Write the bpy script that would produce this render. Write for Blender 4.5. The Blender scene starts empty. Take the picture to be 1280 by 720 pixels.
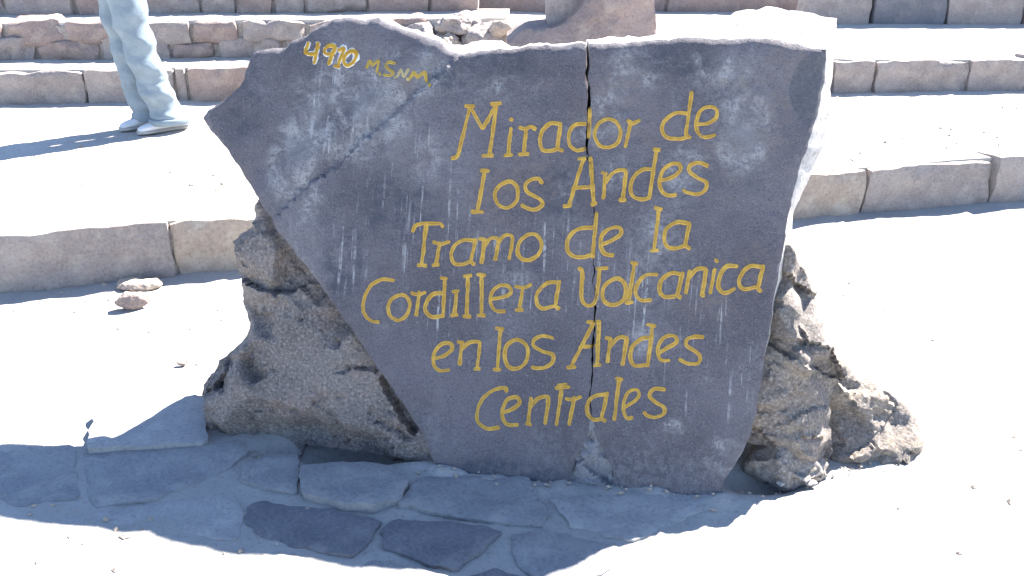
import bpy, bmesh, math, random
import numpy as np
from mathutils import Vector, Matrix, noise
from mathutils.geometry import delaunay_2d_cdt
from mathutils.bvhtree import BVHTree

random.seed(7)
rng = np.random.default_rng(7)
S = bpy.context.scene
COL = S.collection
R = math.radians

# ---------------------------------------------------------------- camera
FPX, CAMH, PITCH = 1159.0, 1.6, R(23)
cam = bpy.data.cameras.new('camera')
cam.sensor_fit = 'HORIZONTAL'; cam.sensor_width = 36; cam.lens = 36 * FPX / 1280
cam.clip_start = 0.02; cam.clip_end = 2000
cam_o = bpy.data.objects.new('camera', cam); COL.objects.link(cam_o)
cam_o.location = (0, 0, CAMH); cam_o.rotation_euler = (R(90) - PITCH, 0, 0)
S.camera = cam_o

# ---------------------------------------------------------------- sky, sun, exposure
SUN_EL, SUN_AZ = R(45), R(45)
w = bpy.data.worlds.new('World'); S.world = w; w.use_nodes = True
nt = w.node_tree; nt.nodes.clear()
sky = nt.nodes.new('ShaderNodeTexSky'); sky.sky_type = 'NISHITA'; sky.sun_disc = False
sky.sun_elevation = SUN_EL; sky.sun_rotation = SUN_AZ
sky.altitude = 3000; sky.air_density = 1.0; sky.dust_density = 0.6; sky.ozone_density = 1.0
bg = nt.nodes.new('ShaderNodeBackground'); bg.inputs['Strength'].default_value = 0.085
ow = nt.nodes.new('ShaderNodeOutputWorld')
nt.links.new(sky.outputs[0], bg.inputs[0]); nt.links.new(bg.outputs[0], ow.inputs[0])
sun = bpy.data.lights.new('sun', 'SUN'); sun.energy = 5.0; sun.angle = R(0.53); sun.color = (1.0, 0.95, 0.87)
sun_o = bpy.data.objects.new('sun', sun); COL.objects.link(sun_o)
SV = Vector((math.sin(SUN_AZ) * math.cos(SUN_EL), math.cos(SUN_AZ) * math.cos(SUN_EL), math.sin(SUN_EL)))
sun_o.rotation_euler = SV.to_track_quat('Z', 'Y').to_euler(); sun_o.location = SV * 20
S.view_settings.view_transform = 'Standard'; S.view_settings.look = 'None'
S.view_settings.gamma = 1; S.view_settings.use_curve_mapping = False
S.view_settings.exposure = 2.45

# ---------------------------------------------------------------- measuring helpers
CP = Vector((0, 0, CAMH))
FW = Vector((0, math.cos(PITCH), -math.sin(PITCH))); UP = Vector((0, math.sin(PITCH), math.cos(PITCH)))
def ray(px, py): return Vector((1, 0, 0)) * ((px - 640) / FPX) + UP * ((360 - py) / FPX) + FW
def gp(px, py, z=0.0):
    d = ray(px, py); return CP + d * ((z - CAMH) / d.z)
# the slab's own frame: leans back, turned a little to the left
LEAN, YAW = R(23), R(-9)
SN = Vector((math.sin(YAW) * math.cos(LEAN), -math.cos(YAW) * math.cos(LEAN), math.sin(LEAN)))
SU = Vector((math.cos(YAW), math.sin(YAW), 0)); SVV = SN.cross(SU)
SO = gp(720, 606)
SM = Matrix((( SU.x, SVV.x, SN.x, SO.x), (SU.y, SVV.y, SN.y, SO.y), (SU.z, SVV.z, SN.z, SO.z), (0, 0, 0, 1)))
EXT = Vector((SU.y, SVV.y)) / -SN.y                # level and straight back, in the slab's frame, per metre of depth
def sl(px, py, off=0.0):                      # a point of the slab's plane in its own (u, v)
    d = ray(px, py); o = SO + SN * off
    P = CP + d * ((o - CP).dot(SN) / d.dot(SN)) - SO
    return (P.dot(SU), P.dot(SVV))

# ---------------------------------------------------------------- materials
class NT:
    def __init__(s, name, rough=0.9):
        s.m = bpy.data.materials.new(name); s.m.use_nodes = True
        s.n = s.m.node_tree.nodes; s.l = s.m.node_tree.links
        s.b = s.n['Principled BSDF']; s.b.inputs['Roughness'].default_value = rough
        s.b.inputs['Specular IOR Level'].default_value = 0.25
        s.co = s.n.new('ShaderNodeTexCoord').outputs['Object']
    def put(s, sock, v):
        if isinstance(v, (int, float)): sock.default_value = v
        elif isinstance(v, tuple): sock.default_value = v if len(v) != 3 or sock.type == 'VECTOR' else (*v, 1)
        else: s.l.new(v, sock)
    def map(s, scale, loc=(0, 0, 0)):
        m = s.n.new('ShaderNodeMapping'); s.l.new(s.co, m.inputs[0])
        m.inputs['Scale'].default_value = scale; m.inputs['Location'].default_value = loc
        return m.outputs[0]
    def noise(s, scale, detail=4, rough=0.55, vec=None, dist=0.0):
        n = s.n.new('ShaderNodeTexNoise'); s.l.new(vec if vec is not None else s.co, n.inputs['Vector'])
        n.inputs['Scale'].default_value = scale; n.inputs['Detail'].default_value = detail
        n.inputs['Roughness'].default_value = rough; n.inputs['Distortion'].default_value = dist
        return n.outputs['Fac']
    def vor(s, scale, feature='F1', out='Distance'):
        n = s.n.new('ShaderNodeTexVoronoi'); s.l.new(s.co, n.inputs['Vector']); n.feature = feature
        n.inputs['Scale'].default_value = scale; return n.outputs[out]
    def ramp(s, f, a, b, lo=0.0, hi=1.0):
        n = s.n.new('ShaderNodeMapRange'); s.put(n.inputs[0], f); n.interpolation_type = 'SMOOTHSTEP'
        for i, v in ((1, a), (2, b), (3, lo), (4, hi)): n.inputs[i].default_value = v
        return n.outputs[0]
    def math(s, op, a, b=0.0):
        n = s.n.new('ShaderNodeMath'); n.operation = op; s.put(n.inputs[0], a); s.put(n.inputs[1], b); return n.outputs[0]
    def mix(s, f, a, b):
        n = s.n.new('ShaderNodeMix'); n.data_type = 'RGBA'
        s.put(n.inputs[0], f); s.put(n.inputs[6], a); s.put(n.inputs[7], b); return n.outputs[2]
    def blob(s, c, rx, ry):                   # soft round patch about (c.x, c.y) of the object's own frame
        m = s.n.new('ShaderNodeMapping'); m.vector_type = 'POINT'; s.l.new(s.co, m.inputs[0])
        m.inputs['Scale'].default_value = (1 / rx, 1 / ry, 0); m.inputs['Location'].default_value = (-c[0] / rx, -c[1] / ry, 0)
        d = s.n.new('ShaderNodeVectorMath'); d.operation = 'LENGTH'; s.l.new(m.outputs[0], d.inputs[0])
        return s.ramp(d.outputs['Value'], 0.0, 1.0, 1.0, 0.0)
    def bump(s, h, strength, dist):
        b = s.n.new('ShaderNodeBump'); s.put(b.inputs['Height'], h)
        b.inputs['Strength'].default_value = strength; b.inputs['Distance'].default_value = dist
        s.l.new(b.outputs[0], s.b.inputs['Normal'])
    def col(s, c): s.put(s.b.inputs['Base Color'], c); return s.m

def mat_dust(name, c1, c2, c3):
    t = NT(name, 0.95)
    a = t.mix(t.ramp(t.noise(1.3, 5), .35, .65), c1, c2)
    a = t.mix(t.ramp(t.noise(60, 3, .7), .52, .72, 0, .6), a, c3)
    a = t.mix(t.ramp(t.vor(38), .10, .22, .5, 0), a, c3)
    t.bump(t.math('ADD', t.noise(45, 6, .7), t.math('MULTIPLY', t.noise(9, 4), 1.5)), .6, .012)
    return t.col(a)
M_GROUND = mat_dust('pale_dust', (.40, .385, .365), (.33, .32, .305), (.24, .23, .22))
M_TERR = mat_dust('terrace_dust', (.50, .47, .43), (.42, .39, .36), (.28, .25, .22))

def mat_rock(name, c1, c2, c3, pale, grain=90, bd=.006, spk=.45):
    t = NT(name, 0.92)
    a = t.mix(t.ramp(t.noise(3.5, 5, .6), .36, .64), c1, c2)
    a = t.mix(t.ramp(t.noise(9, 4, .6, t.map((1, 1, 1), (5, 2, 9))), .48, .7), a, c3)
    sp = t.noise(grain, 3, .75)
    a = t.mix(t.ramp(sp, .50, .68, 0, spk), a, pale)
    a = t.mix(t.ramp(sp, .34, .47, spk, 0), a, (.05, .045, .042))
    a = t.mix(t.ramp(t.noise(26, 5, .75, t.map((1, 1, 1), (2, 7, 3))), .52, .66, 0, spk * .7), a, c2)
    t.bump(t.math('ADD', t.noise(grain * .55, 5, .75), t.math('MULTIPLY', t.noise(14, 4), 1.6)), .9, bd)
    return t.col(a)
M_ROCKL = mat_rock('brown_andesite', (.225, .192, .175), (.145, .125, .118), (.25, .195, .168), (.42, .385, .355), 110, .007, .62)
M_ROCKR = mat_rock('grey_brown_andesite', (.225, .19, .167), (.155, .135, .125), (.255, .21, .168), (.42, .39, .355), 110, .007, .62)
M_RUBBLE = mat_rock('tan_rubble', (.32, .28, .24), (.27, .23, .19), (.36, .30, .22), (.5, .47, .43), 70)
M_WEDGE = mat_rock('pale_wedge', (.24, .235, .25), (.20, .195, .205), (.28, .26, .25), (.38, .37, .37), 120)
M_MORTARB = mat_rock('pale_cement', (.36, .33, .31), (.30, .27, .26), (.40, .36, .33), (.5, .48, .45), 60, .004)
M_EDGE_LIT = mat_rock('sunlit_slab_edge', (.42, .40, .39), (.33, .32, .32), (.46, .44, .42), (.55, .53, .5), 80, .005)  # slab sides paler than the face: sun brightness put into the colour
M_FOOT = mat_rock('pale_foot_stone', (.27, .24, .22), (.21, .185, .17), (.30, .26, .23), (.42, .40, .38), 90, .006, .6)
M_PINK = mat_rock('pink_step_stone', (.32, .245, .22), (.25, .195, .18), (.35, .285, .25), (.42, .37, .34), 70, .009, .28)
M_TAN = mat_rock('tan_step_stone', (.42, .345, .275), (.33, .27, .23), (.44, .38, .32), (.52, .47, .42), 60, .008, .28)
M_GREY = mat_rock('grey_step_stone', (.33, .285, .265), (.26, .225, .215), (.36, .315, .285), (.45, .42, .40), 70, .009, .28)
M_FLAG = mat_rock('grey_flagstone', (.29, .285, .285), (.24, .24, .25), (.33, .32, .31), (.40, .39, .39), 75, .008, .24)
M_FLAGD = mat_rock('dark_flagstone', (.185, .18, .20), (.15, .15, .165), (.22, .21, .215), (.34, .33, .33), 75, .008, .24)
M_FLAGP = mat_rock('pale_flagstone', (.36, .35, .345), (.31, .30, .30), (.39, .38, .37), (.46, .45, .44), 75, .008, .24)
M_MORTAR = mat_rock('wall_mortar', (.33, .30, .27), (.26, .23, .21), (.36, .33, .30), (.45, .42, .4), 70)

def mat_slab():
    t = NT('painted_dark_andesite', 0.8)
    a = t.mix(t.ramp(t.noise(2.6, 5, .6), .38, .62), (.114, .104, .119), (.168, .154, .172))
    a = t.mix(t.ramp(t.noise(7, 5, .65, t.map((1, 1, 1), (3, 8, 1))), .54, .74, 0, .55), a, (.090, .098, .115))
    a = t.mix(t.ramp(t.noise(150, 4, .85), .53, .66, 0, .72), a, (.25, .238, .25))
    a = t.mix(t.ramp(t.noise(260, 2, .8, t.map((1, 1, 1), (4, 4, 4))), .36, .48, .75, 0), a, (.055, .051, .060))
    # lime-like pale bloom in patches
    fine = t.ramp(t.noise(70, 6, .92), .44, .53)
    mid = t.ramp(t.noise(11, 5, .7, None, .6), .40, .62)
    m = None
    for (px, py, rx, ry, k) in ((440, 130, .30, .26, 1.0), (370, 200, .16, .22, .9), (510, 90, .18, .13, 1.0), (930, 165, .13, .18, 1.0), (900, 85, .17, .08, .75),
                                (790, 90, .14, .14, .55), (855, 215, .12, .12, .8), (770, 215, .07, .10, .5), (840, 540, .05, .06, .8), (905, 570, .10, .09, .7),
                                (745, 165, .16, .08, .5), (800, 425, .07, .08, .7), (650, 350, .10, .06, .35), (540, 200, .16, .16, .35), (640, 110, .2, .08, .4),
                                (380, 240, .12, .2, .6), (815, 300, .12, .12, .5), (760, 130, .1, .1, .5), (905, 345, .05, .05, .5)):
        b = t.math('MULTIPLY', t.blob(sl(px, py), rx, ry), k)
        m = b if m is None else t.math('MAXIMUM', m, b)
    bl = t.math('MULTIPLY', t.math('MULTIPLY', fine, mid), t.ramp(m, .02, .55))
    a = t.mix(t.math('MULTIPLY', bl, .95), a, (.40, .39, .385))
    soft = t.math('MULTIPLY', t.ramp(m, .1, .9, 0, .55), t.ramp(t.noise(6, 4, .7), .35, .65))
    a = t.mix(soft, a, (.25, .245, .255))
    hz_ = t.math('MULTIPLY', t.ramp(t.noise(4.5, 5, .65, t.map((1, .6, 1), (1, 5, 2))), .46, .68), t.ramp(t.noise(48, 6, .9), .42, .60, 0, .50))
    a = t.mix(hz_, a, (.29, .28, .29))
    # blue-black and brownish mineral staining
    dk = None
    for (px, py, rx, ry) in ((500, 260, .22, .16), (430, 330, .12, .22), (620, 80, .2, .06), (850, 75, .2, .07), (300, 120, .12, .2), (560, 100, .12, .1), (640, 590, .3, .06), (700, 250, .1, .2)):
        b = t.blob(sl(px, py), rx, ry); dk = b if dk is None else t.math('MAXIMUM', dk, b)
    a = t.mix(t.math('MULTIPLY', t.ramp(dk, .05, .7), t.ramp(t.noise(19, 6, .8), .40, .62, 0, .75)), a, (.062, .070, .090))
    br_ = t.math('MULTIPLY', t.ramp(t.noise(3.2, 4, .6, t.map((1, 1, 1), (9, 9, 2))), .52, .68), t.ramp(t.noise(40, 5, .8), .40, .60, 0, .55))
    a = t.mix(br_, a, (.20, .165, .15))
    sc = t.ramp(t.math('ADD', t.blob(sl(1018, 110), .10, .15), t.math('MULTIPLY', t.noise(16, 4, .6), .12)), .30, .36, 0, .75)
    a = t.mix(sc, a, t.mix(t.ramp(t.noise(90, 4, .8), .4, .6), (.080, .090, .105), (.125, .130, .140)))
    # thin runs of wash-off down the face
    st = t.math('MULTIPLY', t.ramp(t.noise(1.0, 4, .65, t.map((75, 2.4, 1)), .2), .55, .63), t.ramp(t.noise(1.0, 4, .6, t.map((22, 5, 1), (3, 3, 3))), .40, .56))
    sb = None
    for (px, py, rx, ry) in ((420, 130, .16, .22), (415, 300, .18, .25), (510, 220, .20, .22), (820, 370, .22, .2), (890, 450, .20, .25), (690, 330, .35, .2), (560, 330, .2, .3)):
        b = t.blob(sl(px, py), rx, ry); sb = b if sb is None else t.math('MAXIMUM', sb, b)
    br = t.ramp(t.noise(30, 4, .7), .38, .6)
    st = t.math('MULTIPLY', t.math('MULTIPLY', st, t.ramp(sb, .02, .35)), br)
    a = t.mix(t.math('MULTIPLY', st, .95), a, (.40, .395, .40))
    # a few ochre-tinged spots
    oc = t.math('MULTIPLY', t.math('MAXIMUM', t.blob(sl(915, 105), .09, .05), t.blob(sl(960, 175), .05, .03)), t.ramp(t.noise(14, 4, .7), .42, .62, 0, .5))
    a = t.mix(oc, a, (.30, .25, .19))
    hgt = t.math('ADD', t.noise(130, 5, .75), t.math('MULTIPLY', t.noise(22, 6, .7), 2.2))
    t.bump(hgt, .9, .0055)
    return t.col(a)
M_SLAB = mat_slab()

def mat_paint(name, c1, c2, worn):
    t = NT(name, 0.6)
    a = t.mix(t.ramp(t.noise(35, 4, .7), .35, .65), c1, c2)
    a = t.mix(t.ramp(t.noise(160, 4, .8), .60, .72, 0, worn), a, (.17, .14, .11))
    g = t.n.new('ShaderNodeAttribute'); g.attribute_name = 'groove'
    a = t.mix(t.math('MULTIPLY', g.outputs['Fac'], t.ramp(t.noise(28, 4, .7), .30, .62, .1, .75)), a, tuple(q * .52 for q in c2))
    a = t.mix(t.ramp(t.noise(55, 5, .8, t.map((1, 1, 1), (7, 1, 4))), .60, .70, 0, worn), a, (.15, .135, .14))
    t.bump(t.noise(120, 4, .7), .6, .002)
    return t.col(a)
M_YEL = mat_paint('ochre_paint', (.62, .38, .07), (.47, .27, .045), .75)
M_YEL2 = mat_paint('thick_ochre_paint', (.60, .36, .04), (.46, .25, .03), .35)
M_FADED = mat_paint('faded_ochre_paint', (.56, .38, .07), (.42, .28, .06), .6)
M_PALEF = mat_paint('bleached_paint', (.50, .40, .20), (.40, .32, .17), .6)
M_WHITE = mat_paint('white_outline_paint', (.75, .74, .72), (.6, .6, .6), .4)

def mat_cloth(name, c1, c2, weave=0):
    t = NT(name, 0.95)
    a = t.mix(t.ramp(t.noise(9, 5, .65), .35, .65), c1, c2)
    if weave:
        a = t.mix(t.ramp(t.noise(1, 2, .6, t.map((900, 900, 120))), .45, .62, 0, .16), a, (.60, .66, .70))
    t.bump(t.noise(60, 4), .4, .004)
    return t.col(a)
M_JEANS = mat_cloth('washed_denim', (.215, .265, .30), (.165, .21, .245), 1)
M_SHOE = mat_cloth('white_canvas', (.72, .72, .72), (.62, .62, .63))
M_SOLE = mat_cloth('rubber_sole', (.42, .41, .39), (.34, .33, .31))
M_SHIRT = mat_cloth('grey_jacket_cloth', (.16, .18, .22), (.12, .14, .17))
M_SKIN = mat_cloth('skin', (.42, .25, .17), (.38, .22, .15))
M_HAIR = mat_cloth('dark_hair', (.03, .024, .02), (.02, .016, .014))

def fbm(x, y, z, s, oct=4):
    return noise.fractal(Vector((x * s, y * s, z * s)), 1.0, 2.0, oct)
def frac(x, y, seed, f, amp, tilt):
    xr, yr = x * .94 - y * .34, x * .34 + y * .94
    P = Vector((xr * f * .8 + fbm(x, y, seed, f * 1.5, 3) * .10, yr * f * 1.35 + fbm(x, y, seed + 5, f * 1.5, 3) * .10, seed))
    d, pts = noise.voronoi(P); p0 = pts[0]; c = noise.cell_vector(p0 * 37.7 + Vector((seed, 3, 1)))
    return amp * (c.z - .5) * 2 + ((c.x - .5) * (P.x - p0.x) + (c.y - .5) * (P.y - p0.y)) * 2 * tilt / f
# ---------------------------------------------------------------- object helpers
def link(name, me, m=None, parent=None, mtx=None):
    o = bpy.data.objects.new(name, me); COL.objects.link(o)
    if m is not None: me.materials.append(m)
    if parent is not None: o.parent = parent
    if mtx is not None: o.matrix_local = mtx
    return o
def tag(o, label=None, cat=None, group=None, kind=None):
    for k, v in (('label', label), ('category', cat), ('group', group), ('kind', kind)):
        if v: o[k] = v
    return o
def empty(name, loc=(0, 0, 0), mtx=None):
    o = bpy.data.objects.new(name, None); COL.objects.link(o); o.empty_display_size = .1
    if mtx is not None: o.matrix_world = mtx
    else: o.location = loc
    return o
def mesh_from(name, v, f, smooth=True, angle=None):
    me = bpy.data.meshes.new(name); me.from_pydata([tuple(map(float, p)) for p in v], [], f); me.update()
    bm = bmesh.new(); bm.from_mesh(me); bmesh.ops.recalc_face_normals(bm, faces=bm.faces); bm.to_mesh(me); bm.free()
    if smooth: me.polygons.foreach_set('use_smooth', [True] * len(me.polygons))
    if smooth and angle: me.set_sharp_from_angle(angle=R(angle))
    return me

def resample(poly, step, jit, seed):
    out = []
    n = len(poly)
    for i in range(n):
        a, b = Vector(poly[i]), Vector(poly[(i + 1) % n]); L = (b - a).length
        k = max(1, int(L / step))
        nn = Vector((b.y - a.y, a.x - b.x)) / max(L, 1e-6)
        for j in range(k):
            p = a.lerp(b, j / k)
            if jit: p = p + nn * (jit * (fbm(p.x, p.y, seed, 1 / (step * 3), 3)))
            out.append((p.x, p.y))
    return out
def in_poly(pts, poly):
    P = np.asarray(poly); x, y = pts[:, 0], pts[:, 1]; r = np.zeros(len(pts), bool)
    x0, y0 = P[:, 0], P[:, 1]; x1, y1 = np.roll(x0, -1), np.roll(y0, -1)
    for a, b, c, d in zip(x0, y0, x1, y1):
        if b == d: continue
        r ^= ((b > y) != (d > y)) & (x < (c - a) * (y - b) / (d - b) + a)
    return r
def dist_poly(pts, poly):
    P = np.asarray(poly); Q = np.roll(P, -1, 0); d = np.full(len(pts), 1e9)
    for a, b in zip(P, Q):
        ab = b - a; t = np.clip(((pts - a) @ ab) / max(ab @ ab, 1e-12), 0, 1)
        d = np.minimum(d, np.hypot(*(pts - (a + t[:, None] * ab)).T))
    return d
def relief(name, poly, hfun, thick, step, m, parent, mtx=None, jit=.004, seed=0, flare=None, angle=35, backh=None, side_mat=None, ext=(0, 0), taper=0.0):
    """closed stone: fine front surface over the outline, side rings, back surface"""
    ol = resample(poly, step, jit, seed)
    A = np.asarray(ol); lo, hi = A.min(0), A.max(0)
    gx, gy = np.meshgrid(np.arange(lo[0], hi[0], step), np.arange(lo[1], hi[1], step))
    pts = np.stack([gx.ravel(), gy.ravel()], 1) + np.random.default_rng(seed).uniform(-.33, .33, (gx.size, 2)) * step
    pts = pts[in_poly(pts, ol)]
    pts = pts[dist_poly(pts, ol) > step * .55]
    n = len(ol)
    vs, es, fs, *_ = delaunay_2d_cdt([Vector(p) for p in ol] + [Vector(p) for p in pts], [], [list(range(n))], 1, 1e-7, False)
    V2 = np.array([(p.x, p.y) for p in vs])
    cen = np.array([V2[list(f)].mean(0) for f in fs]); ok = in_poly(cen, ol); fs = [f for f, k in zip(fs, ok) if k]
    d = dist_poly(V2, ol)
    H = np.array([hfun(x, y, dd) for (x, y), dd in zip(V2, d)])
    N = len(V2)
    V = [(x, y, h) for (x, y), h in zip(V2, H)]
    F = [tuple(f) for f in fs]
    # boundary loop in order
    ed = {}
    for f in F:
        for i in range(len(f)): ed[(f[i], f[(i + 1) % len(f)])] = 1
    nxt = {a: b for (a, b) in ed if (b, a) not in ed}
    st = next(iter(nxt)); loop = [st]; c = nxt[st]
    while c != st and len(loop) < len(nxt) + 2: loop.append(c); c = nxt[c]
    prev = loop; c0 = V2.mean(0); K = 4
    backmap = {}
    nf0 = len(F)
    for r in range(1, K + 1):
        cur = []
        for j, i in enumerate(loop):
            x, y = V2[i]; z = H[i] - thick * r / K
            ox, oy, oz = flare(x, y, r / K) if flare else (0, 0, 0)
            nz = fbm(x, y, seed + r * .37, 14) * .006 if 0 < r < K else 0
            x2, y2 = x + (c0[0] - x) * taper * r / K + ext[0] * thick * r / K, y + (c0[1] - y) * taper * r / K + ext[1] * thick * r / K
            V.append((x2 + ox + nz, y2 + oy + nz, z + oz)); cur.append(len(V) - 1)
            if r == K: backmap[i] = len(V) - 1
        for j in range(len(loop)):
            k = (j + 1) % len(loop); F.append((prev[j], cur[j], cur[k], prev[k]))
        prev = cur
    for i in range(N):
        if i not in backmap:
            x, y = V2[i]; bh = backh(x, y, d[i]) if backh else 0
            V.append((x + (c0[0] - x) * taper + ext[0] * thick, y + (c0[1] - y) * taper + ext[1] * thick, -thick - bh + min(0, H[i]) * .2)); backmap[i] = len(V) - 1
    F += [tuple(backmap[i] for i in reversed(f)) for f in fs]
    me = mesh_from(name, V, F, True, angle)
    o = link(name, me, m, parent, mtx)
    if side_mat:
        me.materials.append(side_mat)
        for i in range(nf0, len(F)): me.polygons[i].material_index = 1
    return o

def block(name, size, loc, rz, m, parent, seed, rough=.012, rnd=.03, cuts=(7, 5, 5), tilt=0.0):
    """one dressed or rough wall stone"""
    nx, ny, nz = cuts; sx, sy, sz = size; vid = {}; V = []; F = []
    def vv(i, j, k):
        key = (i, j, k)
        if key not in vid:
            p = Vector(((i / nx - .5) * sx, (j / ny - .5) * sy, (k / nz - .5) * sz))
            q = Vector((max(-sx / 2 + rnd, min(sx / 2 - rnd, p.x)), max(-sy / 2 + rnd, min(sy / 2 - rnd, p.y)), max(-sz / 2 + rnd, min(sz / 2 - rnd, p.z))))
            dd = p - q
            if dd.length > rnd: p = q + dd.normalized() * (rnd + (dd.length - rnd) * .25)
            nn = Vector((fbm(p.x, p.y, p.z + seed, 5), fbm(p.x + 9, p.y, p.z + seed, 5), fbm(p.x, p.y + 9, p.z + seed, 5)))
            p += nn * rough + Vector((0, 1, 0)) * fbm(p.x, 3 + seed, p.z, 11, 3) * rough
            vid[key] = len(V); V.append(p)
        return vid[key]
    def face(fn, a, b):
        for i in range(a):
            for j in range(b): F.append((fn(i, j), fn(i + 1, j), fn(i + 1, j + 1), fn(i, j + 1)))
    for c in (0, nz): face(lambda i, j: vv(i, j, c), nx, ny)
    for c in (0, ny): face(lambda i, j: vv(i, c, j), nx, nz)
    for c in (0, nx): face(lambda i, j: vv(c, i, j), ny, nz)
    o = link(name, mesh_from(name, V, F, True, 42), m, parent)
    o.matrix_local = Matrix.Translation(loc) @ Matrix.Rotation(rz, 4, 'Z') @ Matrix.Rotation(tilt, 4, 'Y')
    return o

def boulder(name, size, loc, m, parent=None, seed=0, sub=4, npts=16, rough=.03, rot=(0, 0, 0)):
    """broken stone: hull of random points, refined and roughened"""
    rr = random.Random(seed); bm = bmesh.new()
    for _ in range(npts):
        v = Vector((rr.gauss(0, 1), rr.gauss(0, 1), rr.gauss(0, 1))).normalized() * rr.uniform(.85, 1.1)
        bm.verts.new((v.x * size[0] / 2, v.y * size[1] / 2, v.z * size[2] / 2))
    r = bmesh.ops.convex_hull(bm, input=bm.verts)
    bmesh.ops.delete(bm, geom=[g for g in r['geom_interior'] if isinstance(g, bmesh.types.BMVert)], context='VERTS')
    bmesh.ops.triangulate(bm, faces=bm.faces)
    for _ in range(sub):
        bmesh.ops.subdivide_edges(bm, edges=bm.edges, cuts=1, use_grid_fill=True)
        if _ < 2: bmesh.ops.smooth_vert(bm, verts=bm.verts, factor=.25, use_axis_x=True, use_axis_y=True, use_axis_z=True)
    s = max(size)
    bm.normal_update()
    for v in bm.verts:
        p = v.co
        k = fbm(p.x, p.y, p.z + seed, 2.2 / s, 5) * rough * s + abs(fbm(p.x + 7, p.y, p.z + seed, 6 / s, 3)) * rough * .5 * s
        v.co = p + v.normal * k
    me = bpy.data.meshes.new(name); bm.to_mesh(me); bm.free()
    me.polygons.foreach_set('use_smooth', [True] * len(me.polygons)); me.set_sharp_from_angle(angle=R(40))
    o = link(name, me, m, parent)
    o.location = loc; o.rotation_euler = rot
    return o

# ================================================================ the setting
PITS = [(gp(448, 556), .16, .06, .26), (gp(950, 596), .12, .06, .07), (gp(345, 560), .06, .04, .05)]
FOOT = [((SO + SU * a).xy, (SO + SU * b).xy) for a, b in ((-.48, -.02), (.10, .40))]
def gz(x, y):
    near = math.exp(-((x) ** 2 + (y - 2.6) ** 2) / 60)
    z = (fbm(x, y, 1.7, .9, 4) * .012 + fbm(x, y, 4.1, 5, 4) * .006) * near
    if y < 5 and abs(x) < 4: z += fbm(x, y, 8.1, 16, 3) * .0035
    # mortar heaped unevenly against the slab's foot
    for (ax, ay), (bx, by) in FOOT:
        t = max(0, min(1, ((x - ax) * (bx - ax) + (y - ay) * (by - ay)) / ((bx - ax) ** 2 + (by - ay) ** 2)))
        d2 = (x - ax - (bx - ax) * t) ** 2 + (y - ay - (by - ay) * t) ** 2
        if d2 < .02: z += .017 * math.exp(-d2 / .0022) * max(.1, .7 + 1.6 * fbm(x, y, 3, 11, 3))
    for c, rx, ry, dp in PITS:
        q = ((x - c.x) / rx) ** 2 + ((y - c.y) / ry) ** 2
        if q < 6: z -= dp * math.exp(-q * 1.1)
    return z
def axis(a, b, step, far, grow=1.25):
    xs = list(np.arange(a, b + 1e-6, step)); s = step
    while xs[-1] < far: s *= grow; xs.append(xs[-1] + s)
    s = step
    while xs[0] > -far: s *= grow; xs.insert(0, xs[0] - s)
    return xs
xs = axis(-2.0, 2.0, .022, 400); ys = axis(1.45, 4.9, .022, 400)
V = [(x, y, gz(x, y)) for y in ys for x in xs]; nx = len(xs)
F = [(j * nx + i, j * nx + i + 1, (j + 1) * nx + i + 1, (j + 1) * nx + i) for j in range(len(ys) - 1) for i in range(nx - 1)]
ground = tag(link('ground', mesh_from('ground', V, F), M_GROUND), kind='structure')

# lines of the step risers (front foot of each), read off the photograph
R1a, R1b = gp(160, 350), gp(1120, 264)
R2a, R2b = gp(240, 127, .25), gp(1080, 116, .25)
def on_line(a, b, x): t = (x - a.x) / (b.x - a.x); return a.y + (b.y - a.y) * t
def r1(x): return on_line(R1a, R1b, x)
def r2(x): return on_line(R2a, R2b, x)
def r2b(x): return r2(x) + .45
def r3(x): return r2(x) + .95
def rfar(x): return 9.95 + .02 * x

def sheet(name, f0, f1, z, x0, x1, ns, ntt, amp, m):
    """one tread: top sheet with a buried skirt on every side"""
    V = []; F = []
    for j in range(ntt + 1):
        for i in range(ns + 1):
            x = x0 + (x1 - x0) * i / ns; y = f0(x) + (f1(x) - f0(x)) * j / ntt
            V.append((x, y, z + fbm(x, y, z * 9, 1.1, 4) * amp + fbm(x, y, 3, 9, 3) * amp * .35))
    n1 = ns + 1
    for j in range(ntt):
        for i in range(ns): F.append((j * n1 + i, j * n1 + i + 1, (j + 1) * n1 + i + 1, (j + 1) * n1 + i))
    rim = [i for i in range(n1)] + [j * n1 + ns for j in range(1, ntt + 1)] + [ntt * n1 + i for i in range(ns - 1, -1, -1)] + [j * n1 for j in range(ntt - 1, 0, -1)]
    b = len(V)
    for i in rim: V.append((V[i][0], V[i][1], z - .24))
    for k in range(len(rim)):
        k2 = (k + 1) % len(rim); F.append((rim[k], b + k, b + k2, rim[k2]))
    return tag(link(name, mesh_from(name, V, F, True, 40), m), kind='structure')
XL, XR = -9.0, 10.0
sheet('terrace', lambda x: r1(x) + .05, lambda x: r2(x) + .12, .25, XL, XR, 240, 70, .010, M_TERR)
sheet('terrace', lambda x: r2(x) + .05, lambda x: r2b(x) + .12, .48, XL, -.02, 120, 16, .010, M_TERR)
sheet('terrace', lambda x: r2(x) + .05, lambda x: rfar(x) + .12, .481, -.02, XR, 120, 60, .012, M_TERR)
sheet('terrace', lambda x: r2b(x) + .05, lambda x: r3(x) + .12, .745, XL, -.02, 120, 16, .012, M_TERR)
sheet('terrace', lambda x: r3(x) + .05, lambda x: rfar(x) + 9, 1.02, XL, -.45, 80, 40, .02, M_TERR)
sheet('terrace', lambda x: rfar(x) + .05, lambda x: rfar(x) + 9, .84, -.45, XR, 80, 30, .02, M_TERR)

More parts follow.
